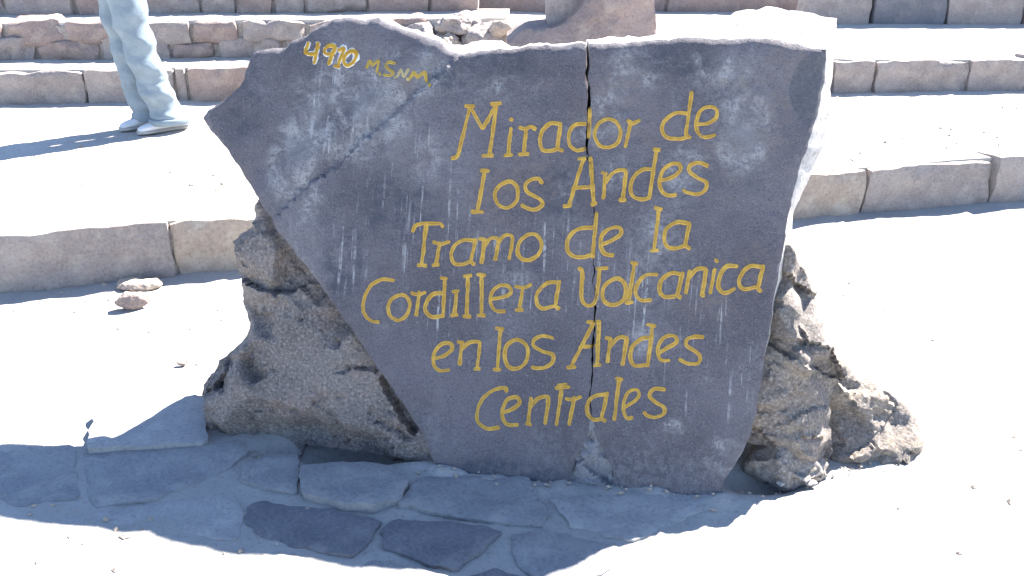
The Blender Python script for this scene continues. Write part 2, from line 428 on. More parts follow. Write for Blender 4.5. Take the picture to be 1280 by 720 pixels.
# the hillside far behind
V = []; F = []; nh = 60
for j in range(nh + 1):
    for i in range(nh + 1):
        x = -260 + 520 * i / nh; y = 18 + 260 * j / nh
        V.append((x, y, -.3 + .9 * min(1, j / 2) + (j / nh) ** 1.3 * 34 + fbm(x, y, 2, .02, 5) * 7 * (j / nh)))
for j in range(nh):
    for i in range(nh): F.append((j * (nh + 1) + i, j * (nh + 1) + i + 1, (j + 1) * (nh + 1) + i + 1, (j + 1) * (nh + 1) + i))
tag(link('hillside', mesh_from('hillside', V, F), M_TERR), kind='structure')

# ---------------------------------------------------------------- stone risers of the terraces
def wall(name, fn, z0, z1, cuts_x, mats, label, seed, deep=.22, rough=.012, rnd=.022, courses=1, zsplit=None, over=.012):
    """a row of stones: cuts_x are the joints along x"""
    xm = (cuts_x[0] + cuts_x[-1]) / 2
    root = empty(name, (xm, fn(xm) + deep / 2, z0)); tag(root, label, 'stone step')
    k = 0
    rows = [(z0, z1)] if courses == 1 else [(z0, zsplit), (zsplit, z1)]
    for ci, (za, zb) in enumerate(rows):
        cx = list(cuts_x)
        if ci == 1:
            cx = [cuts_x[0]] + [(a + b) / 2 + random.uniform(-.08, .08) for a, b in zip(cuts_x[:-1], cuts_x[1:])] + [cuts_x[-1]]
        for a, b in zip(cx[:-1], cx[1:]):
            rr = random.Random(seed * 100 + k)
            ya, yb = fn(a), fn(b); ang = math.atan2(yb - ya, b - a); L = math.hypot(b - a, yb - ya) - rr.uniform(.008, .02)
            hz = zb - za; hh = hz + .03 + rr.uniform(-1, 1) * rough * 1.3
            c = Vector(((a + b) / 2, (ya + yb) / 2, (za + zb) / 2 - .015)) + Vector((-math.sin(ang), math.cos(ang), 0)) * (deep / 2 + rr.uniform(-over, over))
            block('stone', (L, deep, hh), c - root.location, ang + rr.uniform(-.02, .02), mats[rr.randrange(len(mats))], root, seed * 17 + k * 3.3,
                  rough * rr.uniform(.7, 1.5), rnd * rr.uniform(.6, 1.4), (max(8, int(L / .035)), 5, 8), rr.uniform(-1, 1) * rough * 1.2); k += 1
    # mortar core behind the joints
    a, b = cuts_x[0] + .02, cuts_x[-1] - .02; ang = math.atan2(fn(b) - fn(a), b - a)
    c = Vector(((a + b) / 2, (fn(a) + fn(b)) / 2, (z0 + z1) / 2 - .02)) + Vector((-math.sin(ang), math.cos(ang), 0)) * (.035 + .05)
    block('mortar', (math.hypot(b - a, fn(b) - fn(a)), .10, z1 - z0 - .02), c - root.location, ang, M_MORTAR, root, seed + .5, .01, .01, (60, 3, 4))
    return root
def cuts(x0, x1, fixed, lo, hi, seed):
    rr = random.Random(seed); xs = sorted(fixed); out = list(xs)
    while out[0] > x0: out.insert(0, out[0] - rr.uniform(lo, hi))
    i = 0
    while i < len(out) - 1:
        if out[i + 1] - out[i] > hi * 1.35: out.insert(i + 1, out[i] + rr.uniform(lo, hi))
        i += 1
    while out[-1] < x1: out.append(out[-1] + rr.uniform(lo, hi))
    return out
def lx(fn, px, z, py):                        # x where pixel column px meets that riser line at height z
    d = ray(px, py); P = CP + d * ((z - CAMH) / d.z); return P.x
wall('stone_riser', r1, 0, .25, cuts(-4.6, 5.2, [lx(r1, 213, 0, 350) + .01, .1, 1.9], .75, 1.25, 3), [M_TAN, M_GREY, M_GREY],
     'long low tan stone riser of the bottom step, directly behind the inscribed slab', 3, rough=.015, rnd=.022)
wall('stone_riser', r2, .25, .48, cuts(-4.6, 6.0, [lx(r2, 222, .25, 127), lx(r2, 237, .25, 127), lx(r2, 1037, .25, 116), lx(r2, 1090, .25, 116)], .40, .75, 5), [M_GREY, M_PINK, M_GREY],
     'grey-pink stone riser of the second step, right behind the person', 5, rough=.018, rnd=.03)
wall('stone_riser', r2b, .48, .745, cuts(-5.5, -.62, [lx(r2b, 200, .48, 80), lx(r2b, 262, .48, 78), lx(r2b, 350, .48, 76), -.62], .36, .66, 9), [M_PINK, M_PINK, M_GREY],
     'two-course pinkish rubble wall ending short of the standing stone', 9, rough=.026, rnd=.05, courses=2, zsplit=.615)
wall('stone_riser', r3, .745, 1.02, cuts(-6.0, -.25, [lx(r3, 255, .745, 15), lx(r3, 300, .745, 15), lx(r3, 345, .745, 14), lx(r3, 385, .745, 14), -.25], .32, .6, 12), [M_PINK, M_PINK, M_GREY],
     'topmost pinkish stone wall above the two-course rubble wall', 12, rough=.022, rnd=.045)
wall('stone_riser', rfar, .48, .84, cuts(-.45, 7.5, [-.45, 1.6], .9, 1.7, 15), [M_GREY, M_PINK],
     'long grey stone riser across the far terrace beyond the standing stone', 15, rough=.014, rnd=.03)
# loose sunlit rubble where the two-course wall ends
for k, (px, py, sz, z) in enumerate(((520, 40, (.34, .26, .20), .48), (560, 46, (.30, .26, .17), .48), (600, 40, (.38, .30, .22), .48), (640, 44, (.28, .25, .13), .48), (575, 24, (.30, .24, .16), .62), (625, 27, (.26, .22, .12), .62))):
    d = ray(px, py); yy = r2b(0) - .06 - .03 * (k % 2); P = CP + d * (yy / d.y)
    sz = tuple(q * 1.35 for q in sz); o = boulder('rubble_stone', sz, (P.x, yy, z + sz[2] * .42), M_TAN if k % 2 else M_GREY, None, 40 + k, 4, 14, .09)
    tag(o, ('grey rubble stone abutting the two-course wall end', 'tan rubble stone wedged second from the two-course wall end', 'broadest grey rubble stone in the heap at the wall end', 'low tan rubble stone nearest the standing stone',
            'small grey rubble stone lying on top of the wall-end heap', 'small tan rubble stone on top, on the standing stone side')[k], 'stone', 'rubble stones at the wall end')
# near stone that stands forward of the far riser
P = gp(1062, 30, .481)
root = empty('stone_riser', (P.x, P.y, .48)); tag(root, 'darker grey stone block standing forward of the far riser', 'stone step')
for k, (dx, wd, m) in enumerate(((-.12, .62, M_GREY), (.55, .68, M_FLAGD), (1.25, .7, M_GREY), (1.95, .66, M_PINK))):
    block('stone', (wd, .3, .5), Vector((dx, .15, .22)), .02, m, root, 70 + k, .016, .035, (9, 5, 8))

# ================================================================ the inscribed slab
slab = empty('inscribed_slab', mtx=SM)
tag(slab, 'large dark leaning stone slab lettered in yellow paint and split by a vertical crack', 'inscribed rock')
pl = lambda pts, off=0.0: [sl(*p, off) for p in pts]
OUTL = [(732, 53), (700, 55), (660, 56), (635, 60), (605, 61), (590, 64), (572, 64), (556, 60), (548, 48), (530, 42), (512, 34), (490, 27), (468, 17), (450, 18), (432, 15), (415, 16), (398, 22), (384, 29), (374, 38),
        (356, 44), (348, 53), (330, 54), (312, 56), (303, 62), (299, 76), (295, 94), (286, 106), (275, 113), (262, 122), (246, 131), (239, 142), (250, 160), (275, 182), (295, 213), (318, 246), (345, 287), (382, 333), (422, 388),
        (462, 444), (500, 500), (528, 545), (543, 580), (550, 650), (705, 660), (711, 612), (716, 585), (726, 560), (735, 541), (738, 534), (737.4, 505), (739.6, 470), (741, 420), (743.2, 380), (741.4, 330), (742.6, 290), (741.4, 240), (738, 205), (730.5, 185), (732.5, 160), (735.5, 130), (731.5, 95), (732, 70)]
OUTR = [(736, 53), (780, 51), (815, 47), (835, 49), (862, 44), (900, 47), (940, 46), (975, 48), (1000, 54), (1015, 58), (1034, 60), (1033, 100), (1024, 140), (1010, 182), (998, 215), (989, 256), (981, 300), (970, 360),
        (959, 430), (950, 485), (944, 520), (938, 545), (924, 575), (905, 602), (900, 665), (772, 665), (769, 612), (764, 585), (755, 562), (746, 545), (740, 534), (738.6, 505), (740.8, 470), (742.2, 420), (744.2, 380), (742.4, 330), (743.6, 290), (742.9, 240), (740.6, 205),
        (734.5, 185), (736.2, 160), (738.6, 130), (735.2, 95), (736, 70)]
def wander(pts, seed):                        # the break wanders; both lips share the line, each is chipped on its own
    out = []
    for (x0, y0), (x1, y1) in zip(pts[:-1], pts[1:]):
        k = max(1, int(abs(y1 - y0) / 6))
        for j in range(k):
            y = y0 + (y1 - y0) * j / k; x = x0 + (x1 - x0) * j / k
            fade = min(1, abs(y - 534) / 30, abs(y - 53) / 12)
            out.append((x + fade * (2.2 * fbm(0, y, 2, 1 / 30, 3) + 1.2 * fbm(0, y, 6, 1 / 9, 2) + seed * max(0, 1.5 * fbm(0, y, 9 + seed, 1 / 16, 2))), y))
    return out + [pts[-1]]
_i = OUTL.index((738, 534)); OUTL = OUTL[:_i] + wander(OUTL[_i:], -1)
_i = OUTR.index((740, 534)); OUTR = OUTR[:_i] + wander(OUTR[_i:], 1)
_a, _b = Vector(sl(585, 62)), Vector(sl(345, 270)); _t = (_b - _a).normalized(); _n = Vector((-_t.y, _t.x))
if _n.dot(Vector(sl(350, 100)) - _a) < 0: _n = -_n
_rc = Vector(sl(1015, 112))
OUTER = [p for p in OUTL[:43]]
_outer = np.array(pl(OUTL[:43] + OUTR[:24][::-1][:0]))
def edge_d(x, y):                            # distance to the slab's outer rim, crack not counted
    return dist_poly(np.array([[x, y]]), RIM)[0]
RIM = pl(OUTL[:44] + [(705, 660), (772, 665)] + OUTR[:25][::-1])
_cache = {}
_rc2 = random.Random(77); CH = [(Vector(sl(_rc2.uniform(300, 1010), _rc2.uniform(60, 580))), _rc2.uniform(.012, .04), _rc2.uniform(.0015, .005), _rc2.uniform(0, 3.14)) for _ in range(46)]
def chips(x, y):                              # shallow flakes knocked off the face
    r = 0
    for c, rad_, dp, an in CH:
        dx, dy = x - c.x, y - c.y
        if abs(dx) > .08 or abs(dy) > .08: continue
        u_ = dx * math.cos(an) + dy * math.sin(an); v_ = -dx * math.sin(an) + dy * math.cos(an)
        q = math.hypot(u_, v_ * 1.9) / rad_ + fbm(x, y, 5, 30, 2) * .25
        if q < 1: r += dp * min(1, (1 - q) * 3)
    return r
def h_slab(x, y, dd, right):
    e = edge_d(x, y)
    h = fbm(x, y, .3, 1.6, 3) * .006 + fbm(x, y, 5.3, 9, 4) * .0024 + fbm(x, y, 2.2, 40, 2) * .0009 - chips(x, y) * min(1, e / .02)
    s = (Vector((x, y)) - _a).dot(_n) + fbm(x, y, 9, 6, 3) * .012
    if s > 0: h -= .021 * min(1, s / .007) + s * .062 - .016 * math.exp(-((s - .07) / .05) ** 2)          # the broken-back corner facet
    low = max(0, min(1, (sl(300, 150)[1] - y) / .1))
    h -= (.006 * math.exp(-e / .006) + .005 * math.exp(-e / .025)) * (1 - .5 * low)
    # flaked rounding of the left corner
    cx, cy = sl(262, 140); q = math.hypot(x - cx, y - cy)
    h -= .022 * max(0, 1 - q / .14) ** 1.2
    # shallow scoop by the upper right corner
    q = (Vector((x, y)) - _rc); qq = math.hypot(q.x / .085, q.y / .12)
    if qq < 1: h -= .012 * (1 - qq ** 4)
    h -= .004 * math.exp(-dd / .006)
    if right: h += .003 - .006 * max(0, min(1, (y - .2)))
    return h
def flare_l(x, y, r):
    px = x; up = 0
    e = dist_poly(np.array([[x, y]]), RIM)[0]
    if e > .012: return (0, 0, 0)                              # faces of the crack stay put
    v0 = sl(400, 20)[1]
    if y > v0 - .25:
        x0, x1 = sl(548, 50)[0], sl(640, 58)[0]
        if x0 < x < x1: up = .040 * math.sin(math.pi * (x - x0) / (x1 - x0)) ** .6 * min(1, r * 2)
        elif sl(400, 20)[0] < x: up = (.008 + .006 * fbm(x, y, 1, 12, 2)) * min(1, r * 3)
    return (0, up + -.02 * max(0, r - .5), 0)
def flare_r(x, y, r):
    e = dist_poly(np.array([[x, y]]), RIM)[0]
    if e > .012: return (0, 0, 0)
    u0, u1 = sl(860, 46)[0], sl(965, 48)[0]; up = 0; out = 0
    top = sl(900, 47)[1]
    rr_ = min(1, r * 2)
    if y > top - .05:
        k = max(0, min(1, (x - u0) / (u1 - u0))); k = k * k * (3 - 2 * k)
        up = (.008 + .085 * k + .012 * fbm(x, y, 3, 14, 3)) * rr_
    if x > sl(944, 525)[0]:
        ys_ = [sl(950, 520)[1], sl(958, 430)[1], sl(981, 300)[1], sl(1000, 205)[1], sl(1033, 90)[1], top + .1]
        vs_ = [.004, .034, .046, .066, .052, .052]
        side = dist_poly(np.array([[x, y]]), pl(OUTR[9:22]) + pl(OUTR[9:22])[::-1])[0]
        if side < .02: out = float(np.interp(y, ys_, vs_)) * rr_ * (1 + .25 * fbm(x, y, 7, 6, 2))
    return (out, up, 0)
half_l = relief('slab_half', pl(OUTL), lambda x, y, d: h_slab(x, y, d, False), .17, .0125, M_SLAB, slab, None, .005, 1, flare_l, 40, None, M_EDGE_LIT, EXT * .5)
half_r = relief('slab_half', pl(OUTR), lambda x, y, d: h_slab(x, y, d, True), .19, .0125, M_SLAB, slab, None, .004, 2, flare_r, 40, None, M_EDGE_LIT, EXT * .72)
half_l['label'] = 'left half with the pale broken corner and altitude figures'
half_r['label'] = 'right half with a sunlit top edge'
wp = pl([(700, 650), (707, 606), (713, 580), (722, 556), (732, 536), (736, 522), (743, 522), (753, 545), (766, 575), (773, 606), (778, 650)])
wedge = relief('wedge_stone', wp, lambda x, y, d: -.026 + .014 * min(1, d / .008) + fbm(x, y, 4, 25, 4) * .008 + frac(x, y, 6, 16, .006, .4), .10, .008, M_WEDGE, slab, None, .004, 5, None, 40)
wedge['label'] = 'small pale stone wedge plugging the foot of the crack'

# ---------------------------------------------------------------- lettering
def bvh_of(*obs):
    V = []; F = []
    for o in obs:
        b = len(V); V += [v.co.copy() for v in o.data.vertices]; F += [[i + b for i in p.vertices] for p in o.data.polygons]
    return BVHTree.FromPolygons(V, F)
BV = bvh_of(half_l, half_r)
def surf(u, v):
    r = BV.ray_cast(Vector((u, v, .3)), Vector((0, 0, -1)))
    if r[0] is None or r[0].z < -.12: return None
    return r[0].z
def smooth_path(P):
    if len(P) < 3: return P
    closed = (P[0] - P[-1]).length < 1e-6
    Q = P[:-1] if closed else P; n = len(Q); out = []
    for i in range(n if closed else n - 1):
        g = (lambda k: Q[k % n]) if closed else (lambda k: Q[max(0, min(n - 1, k))])
        a, b, c, d = g(i - 1), g(i), g(i + 1), g(i + 2)
        for j in range(6):
            t = j / 6
            out.append(.5 * ((2 * b) + (c - a) * t + (2 * a - 5 * b + 4 * c - d) * t * t + (3 * b - a - 3 * c + d) * t ** 3))
    out.append(P[-1]); return out
def letter(name, strokes, reg, width, m, parent, lift=0.0, seed=0, jag=.30):
    ox, oy, sc = reg; V = []; F = []
    for si, s in enumerate(strokes):
        sm = s.startswith('~'); pts = [Vector(tuple(map(float, q.split(',')))) for q in s.lstrip('~').split()]
        if sm: pts = smooth_path(pts)
        W = [Vector(sl(ox + p.x / sc, oy + p.y / sc)) for p in pts]
        path = []
        for a, b in zip(W[:-1], W[1:]):
            k = max(1, int((b - a).length / .004))
            path += [a.lerp(b, j / k) for j in range(k)]
        path.append(W[-1])
        # softened corners and rounded ends
        if len(path) > 4 and not sm:
            for _ in range(2): path = [path[0]] + [(path[i - 1] + path[i] * 2 + path[i + 1]) / 4 for i in range(1, len(path) - 1)] + [path[-1]]
        n = len(path); hw = width / 2
        if n < 2: continue
        closed = (path[0] - path[-1]).length < 1e-6
        rows = []; zl = -.01
        t0 = (path[1] - path[0]).normalized(); t1 = (path[-1] - path[-2]).normalized()
        ext = [(path[0] - t0 * hw * .55, .45, t0)] if not closed else []
        seq = ext + [(p, 1.0, None) for p in path] + ([(path[-1] + t1 * hw * .55, .45, t1)] if not closed else [])
        for i, (p, ww, tt) in enumerate(seq):
            if tt is None:
                a = seq[max(0, i - 1)][0]; b = seq[min(len(seq) - 1, i + 1)][0]
                if closed and i in (0, len(seq) - 1): a, b = path[-2], path[1]
                tt = (b - a).normalized() if (b - a).length > 1e-9 else t0
            nn = Vector((-tt.y, tt.x))
            row = []
            for off, hh in ((-1, -.0012), (-.8, .0016), (-.42, .0013), (0, .0008), (.42, .0013), (.8, .0016), (1, -.0012)):
                wl = hw * ww * (1 + jag * (fbm(p.x + (3 if off > 0 else 0), p.y, seed + si, 55, 3) + .7 * fbm(p.x, p.y, seed + 9, 14, 2)))
                q = p + nn * (off * wl)
                z = surf(q.x, q.y)
                row.append((q.x, q.y, z, hh))
            zs = sorted(r[2] for r in row if r[2] is not None and r[2] > -.085)
            z0 = zs[len(zs) // 2] if zs else zl; zl = z0
            for (x, y, z, hh) in row:
                V.append((x, y, (z if z is not None and abs(z - z0) < .008 else z0) + hh + lift))
            rows.append(len(V) - 7)
        for a, b in zip(rows[:-1], rows[1:]):
            for k in range(6): F.append((a + k, a + k + 1, b + k + 1, b + k))
    me = bpy.data.meshes.new(name); me.from_pydata(V, [], F); me.update()
    # faces look outwards from the stone
    bm = bmesh.new(); bm.from_mesh(me); bm.normal_update()
    for f in bm.faces:
        if f.normal.z < 0: f.normal_flip()
    bm.to_mesh(me); bm.free()
    me.polygons.foreach_set('use_smooth', [True] * len(me.polygons))
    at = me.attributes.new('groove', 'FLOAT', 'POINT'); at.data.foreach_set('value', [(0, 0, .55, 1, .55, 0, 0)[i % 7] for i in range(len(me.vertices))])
    return link(name, me, m, parent)
A = (440, 110, 3.13); B = (680, 110, 3.13); C = (440, 320, 3.13); D = (680, 320, 3.13); E5 = (340, 30, 5.818)
LET = [
 (A, '392,275 405,274 416,262 462,72 512,160 566,64 538,264|444,70 478,70|545,62 582,60|512,266 552,264'), (A, '622,158 612,262|598,264 626,262|620,122 628,126'),
 (A, '682,160 672,258|655,260 690,258|656,155 682,162 700,150 718,162'), (A, '~815,142 780,138 748,165 736,205 745,240 775,247 803,238|816,138 803,236 824,246'),
 (B, '~162,140 120,145 98,180 102,225 130,244 160,238|180,72 175,192'), (B, '~250,122 212,140 198,180 215,220 250,232 285,215 300,175 285,135 250,122'),
 (B, '340,130 318,230|328,128 346,140 374,125'), (B, '~560,98 510,98 470,130 462,165 485,193 530,198 562,192|578,15 555,185 572,194'), (B, '~598,140 640,138 672,118 676,85 650,72 615,85 597,130 600,170 625,192 668,184'),
 (A, '520,325 492,480|505,322 535,325|470,484 512,484'), (A, '~605,368 570,390 560,425 578,460 612,468 645,440 648,395 630,370 605,368'), (A, '~745,372 730,356 700,358 678,380 690,410 730,430 745,455 720,475 690,472 665,458'),
 (B, '155,276 98,460|135,278 165,274|78,462 105,460|112,392 190,386|182,272 195,452|186,456 204,450'), (B, '240,335 233,432|228,330 245,337|~240,372 270,332 305,320 320,335 308,435|296,438 318,438'),
 (B, '~425,318 385,320 350,350 338,395 350,425 385,435 413,428|440,240 412,432|430,238 452,242'), (B, '~455,362 495,352 530,325 530,300 500,297 468,320 452,365 460,400 485,420 515,418'), (B, '~640,305 610,292 575,300 568,325 600,350 635,370 630,400 600,415 560,408 546,398'),
 (A, '240,562 245,542 268,531 350,530 356,545|292,532 275,690|260,694 292,694'), (A, '345,605 330,690|318,694 340,690|320,602 345,613 382,602'), (A, '~480,598 440,595 405,615 390,650 400,685 435,690 468,675|485,592 465,682 480,690'),
 (A, '520,590 508,685|500,590 520,592|~516,625 540,590 566,588 572,605 560,672|~570,612 595,578 620,575 628,595 615,670'), (A, '~695,572 660,595 648,635 660,665 695,672 730,650 742,610 725,578 695,572'),
 (B, '~192,546 140,550 100,580 90,625 110,655 150,662 188,650|205,490 190,662'), (B, '~225,612 265,597 300,572 295,548 260,548 228,575 222,615 235,645 270,655'),
 (B, '450,470 430,635|435,468 460,475|418,637 445,634'), (B, '~565,530 520,525 480,550 470,590 480,620 515,628 548,618|570,528 552,615 570,628'),
 (C, '~165,95 120,92 75,115 48,165 45,215 70,250 105,258'), (C, '~190,152 155,170 142,205 155,240 185,250 215,230 228,190 215,160 190,152'), (C, '265,140 252,232|235,145 265,152 288,142'),
 (C, '~357,146 320,148 292,180 288,215 315,238 355,233|365,85 357,238|350,85 372,89'), (C, '410,138 402,230|396,139 418,136|390,232 414,230'), (C, '455,75 450,235|440,79 468,75|438,235 464,236'), (C, '508,70 507,232|492,72 520,76|494,232 520,233'),
 (C, '~545,168 590,160 622,145 615,120 580,115 550,140 542,180 560,212 598,218'), (C, '670,120 655,208|640,118 672,126 700,112|642,212 668,210'), (C, '~805,104 765,105 728,140 722,180 745,205 792,195|812,98 795,196 810,206'),
 (D, '~136,48 150,64 146,150 156,185 182,194 202,172 212,110 218,52|208,50 248,46'), (D, '~275,90 238,115 228,155 245,185 280,190 315,165 320,120 300,92 275,90'), (D, '355,25 330,180|342,25 365,30|320,182 345,180'),
 (D, '~442,72 400,75 368,105 358,145 380,172 418,172'), (D, '~535,70 495,68 460,95 452,135 470,158 512,158|542,65 520,156 535,162'), (D, '570,58 555,145|~566,88 598,52 628,50 632,66 618,146|614,150 626,155'), (D, '668,52 650,145|672,14 678,22'),
 (D, '~755,40 715,40 690,75 682,120 705,145 745,128'), (D, '~850,42 805,40 770,75 765,115 785,130 828,120|858,38 836,126 848,138'),
 (C, '~322,402 360,390 392,365 385,342 350,345 322,380 320,425 345,448 380,445'), (C, '430,338 422,425|415,335 436,339|~428,368 460,338 496,336 500,352 490,438|480,442 500,440'), (C, '582,282 568,440|565,282 592,286|555,443 580,445'),
 (C, '~640,328 605,350 598,395 612,432 645,440 680,415 688,365 668,335 640,328'), (C, '~785,322 750,312 715,325 710,350 745,372 785,385 785,415 750,438 705,435'),
 (D, '195,258 105,434|170,258 220,258|92,436 122,434|215,260 208,425|195,428 220,425|140,356 210,352'), (D, '260,320 248,415|243,320 264,326|~258,358 290,320 318,320 322,335 308,425'), (D, '~420,317 380,325 345,355 338,400 355,428 402,426|425,268 405,430|405,268 435,273'),
 (D, '~450,377 490,355 520,335 510,312 475,315 448,350 448,390 465,408 490,408'), (D, '~622,318 590,315 560,325 558,350 595,375 612,395 600,420 565,420 530,405'),
 (C, '~602,530 600,516 555,525 510,560 490,610 495,650 530,675 575,670'), (C, '~590,612 625,600 655,575 645,552 610,560 590,595 590,635 610,660 648,660'), (C, '700,555 690,655|~698,592 730,556 762,550 768,566 755,655|682,655 700,660'),
 (C, '822,508 800,660|798,516 850,512|806,506 838,503'), (C, '870,552 850,660|838,558 868,563 895,550'), (D, '~238,540 195,550 170,580 172,620 195,640 228,636|247,535 225,636 240,645'), (D, '295,480 275,640|283,480 305,483'),
 (D, '~315,592 350,570 372,545 360,522 328,535 312,575 312,610 325,635 345,632'), (D, '~472,522 430,520 412,545 435,570 468,590 470,615 440,630 405,625 392,612'),
]
for i, (reg, s) in enumerate(LET):
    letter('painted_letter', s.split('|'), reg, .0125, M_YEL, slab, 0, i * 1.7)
BIG = [['226,108 205,178 240,192 288,190', '300,110 276,262'], ['~428,150 395,130 358,148 350,180 375,196 412,188 428,150', '430,150 402,205 384,272'], ['455,168 498,150 448,286', '428,284 462,290'], ['~550,175 508,205 494,252 515,280 552,270 582,228 585,188 550,175']]
for i, s in enumerate(BIG):
    fig = letter('painted_figure', s, E5, .0120, M_YEL2, slab, .0018, 90 + i, .45)
    ol = letter('white_outline', s, E5, .0168, M_WHITE, fig, 0, 120 + i, .7)
for i, (s, m) in enumerate(((['665,300 692,240 706,288 758,240 742,335'], M_FADED), (['~880,272 830,262 812,290 842,322 872,345 850,365 800,355'], M_FADED), (['905,375 930,312 952,382 985,322'], M_PALEF), (['985,400 1030,340 1046,388 1105,335 1115,412'], M_FADED),
                            (['766,346 772,354'], M_FADED), (['884,378 890,384'], M_PALEF), (['978,392 984,398'], M_PALEF), (['1138,436 1148,446'], M_FADED))):
    letter('painted_letter', s, E5, .0102, m, slab, 0, 140 + i, .4)

# ================================================================ rocks that prop the slab
def facets(k, seed, box, amp):
    rr = random.Random(seed); return [(Vector((rr.uniform(box[0], box[2]), rr.uniform(box[1], box[3]))), Vector((rr.gauss(0, 1), rr.gauss(0, 1))) * amp, rr.uniform(-.02, .02)) for _ in range(k)]
def h_facet(x, y, FC):
    r = 0; ws = 1e-12
    P = Vector((x + fbm(x, y, 1, 7, 3) * .03, y + fbm(x, y, 6, 7, 3) * .03))
    for c, g, z in FC:
        q = math.exp(-(P - c).length / .007); ws += q; r += q * (z + (P - c).dot(g))
    return r / ws
OFL = -.07
LROCK = [(318, 247), (331, 256), (345, 262), (420, 330), (480, 420), (600, 560), (640, 640), (560, 640), (546, 604), (535, 598), (522, 590), (500, 580), (478, 571), (440, 564), (405, 560), (378, 557), (372, 575), (340, 580), (318, 566), (300, 556), (256, 556), (250, 520), (249, 482), (262, 466),
         (270, 452), (288, 436), (304, 420), (308, 404), (299, 380), (297, 352), (289, 330), (287, 300), (300, 290), (311, 282), (314, 266), (312, 254)]
lp = pl(LROCK, OFL); la = np.array(lp)
FCL = [(Vector(sl(px, py, OFL)), Vector((gx, gy)), z) for px, py, gx, gy, z in ((325, 278, -.15, -.25, .0), (318, 345, .35, .35, .012), (385, 350, .1, .0, -.008), (345, 402, .35, -.35, .0), (330, 440, .3, .45, -.004),
       (395, 432, -.1, -.35, .016), (440, 470, .0, .15, .010), (480, 520, -.1, -.1, .0), (285, 470, .8, -.2, .0), (360, 500, .1, .65, .005), (440, 535, .1, .6, .005), (270, 525, .6, .5, -.01), (312, 535, -.3, .2, -.035), (300, 425, .5, -.3, .0))]
def h_l(x, y, d):
    h = .075 * (1 - math.exp(-d / .07)) + h_facet(x, y, FCL) * min(1, d / .03)
    h += fbm(x, y, 3.1, 6, 5) * .006 + fbm(x, y, 8.8, 30, 4) * .004 + (frac(x, y, 3, 5, .010, .30) + frac(x, y, 8, 13, .004, .30)) * min(1, d / .02)
    c = abs(fbm(x * .6, y * 1.4, 12, 4.5, 3)); h -= .007 * max(0, 1 - c / .03)
    return max(-.05, min(.045, h - .03))
lrock = relief('support_boulder', lp, h_l, .26, .0085, M_ROCKL, None, None, .007, 21, None, 50, None, None, EXT * .5, .2)
lrock.matrix_world = Matrix.Translation(SN * OFL) @ SM
tag(lrock, 'rough brown boulder with a pointed top under the diagonal left edge of the slab', 'boulder')

OFR = -.12
RROCK = [(978, 285), (986, 290), (992, 304), (997, 318), (1010, 332), (1019, 350), (1024, 368), (1028, 388), (1036, 402), (1040, 420), (1050, 436), (1062, 452), (1068, 466), (1060, 478), (1046, 490), (1040, 510), (1042, 540), (1044, 566), (1036, 584), (1014, 590), (985, 570), (955, 556), (930, 552), (880, 640), (820, 640), (880, 520), (920, 420), (950, 330)]
rp = pl(RROCK, OFR); ra = np.array(rp)
FCR = facets(16, 5, (ra[:, 0].min(), ra[:, 1].min(), ra[:, 0].max(), ra[:, 1].max()), .15)
_ra, _rb = Vector(sl(985, 360, OFR)), Vector(sl(1022, 560, OFR)); _rt = (_rb - _ra).normalized(); _rn = Vector((-_rt.y, _rt.x))
if _rn.x < 0: _rn = -_rn
def h_r(x, y, d):
    s = (Vector((x, y)) - _ra).dot(_rn) + fbm(x, y, 4, 5, 3) * .05
    h = .07 * (1 - math.exp(-d / .06)) + h_facet(x, y, FCR) * min(1, d / .03)
    k = max(0, min(1, s / .035)); h -= .045 * k * k * (3 - 2 * k)
    if s > .07: h -= (s - .07) * .35
    h += fbm(x, y, 13.1, 5, 5) * .006 + fbm(x, y, 18.8, 28, 4) * .005 + (frac(x, y, 13, 4.5, .012, .20) + frac(x, y, 18, 12, .003, .2)) + .16 * (y - .35) * min(1, d / .02)
    # the broken shelf low on the face
    sx, sy = sl(1000, 545, OFR); q = math.hypot((x - sx) / .08, (y - sy) / .05)
    h += .03 * max(0, min(1, (sy - y) / .03 + .5)) * math.exp(-q * q * .25)
    return max(-.14, min(.11, h))
rrock = relief('support_boulder', rp, h_r, .24, .008, M_ROCKR, None, None, .008, 31, None, 50, None, None, EXT, .12)
rrock.matrix_world = Matrix.Translation(SN * OFR) @ SM
tag(rrock, 'grey-brown craggy boulder with sunlit ridges under the right edge of the slab', 'boulder')

P = gp(975, 596); o = boulder('foot_stone', (.34, .20, .21), (P.x + .02, P.y + .03, .045), M_FOOT, None, 66, 4, 13, .09)
tag(o, 'pale rounded stone at the foot of the craggy right boulder', 'stone')
# the broken outcrop beyond it, a second mass standing a little further back
OY = 2.50
def op(px, py): d_ = ray(px, py); P = CP + d_ * (OY / d_.y); return (P.x, P.z)
om = Matrix(((1, 0, 0, 0), (0, .26, -.966, OY), (0, .966, .26, 0), (0, 0, 0, 1)))
def ol_(px, py):
    d_ = ray(px, py); o_ = Vector((0, OY, 0)); n_ = Vector((0, -.966, .26)); P = CP + d_ * ((o_ - CP).dot(n_) / d_.dot(n_)) - o_
    return (P.x, P.dot(Vector((0, .26, .966))))
ORK = [ol_(*p) for p in ((1000, 470), (1045, 455), (1066, 464), (1078, 476), (1088, 480), (1104, 486), (1122, 500), (1140, 512), (1148, 528), (1154, 546), (1158, 566), (1160, 604), (1030, 610), (1010, 540))]
FCO = [(Vector(ol_(px, py)), Vector((gx, gy)), z) for px, py, gx, gy, z in ((1050, 480, .2, .1, .0), (1062, 535, .1, -.75, .02), (1085, 500, -.3, .25, .01), (1100, 540, -.3, -.55, .02), (1112, 515, .5, .15, .0), (1150, 550, -.4, .1, .0), (1080, 568, 0, -.5, .04))]
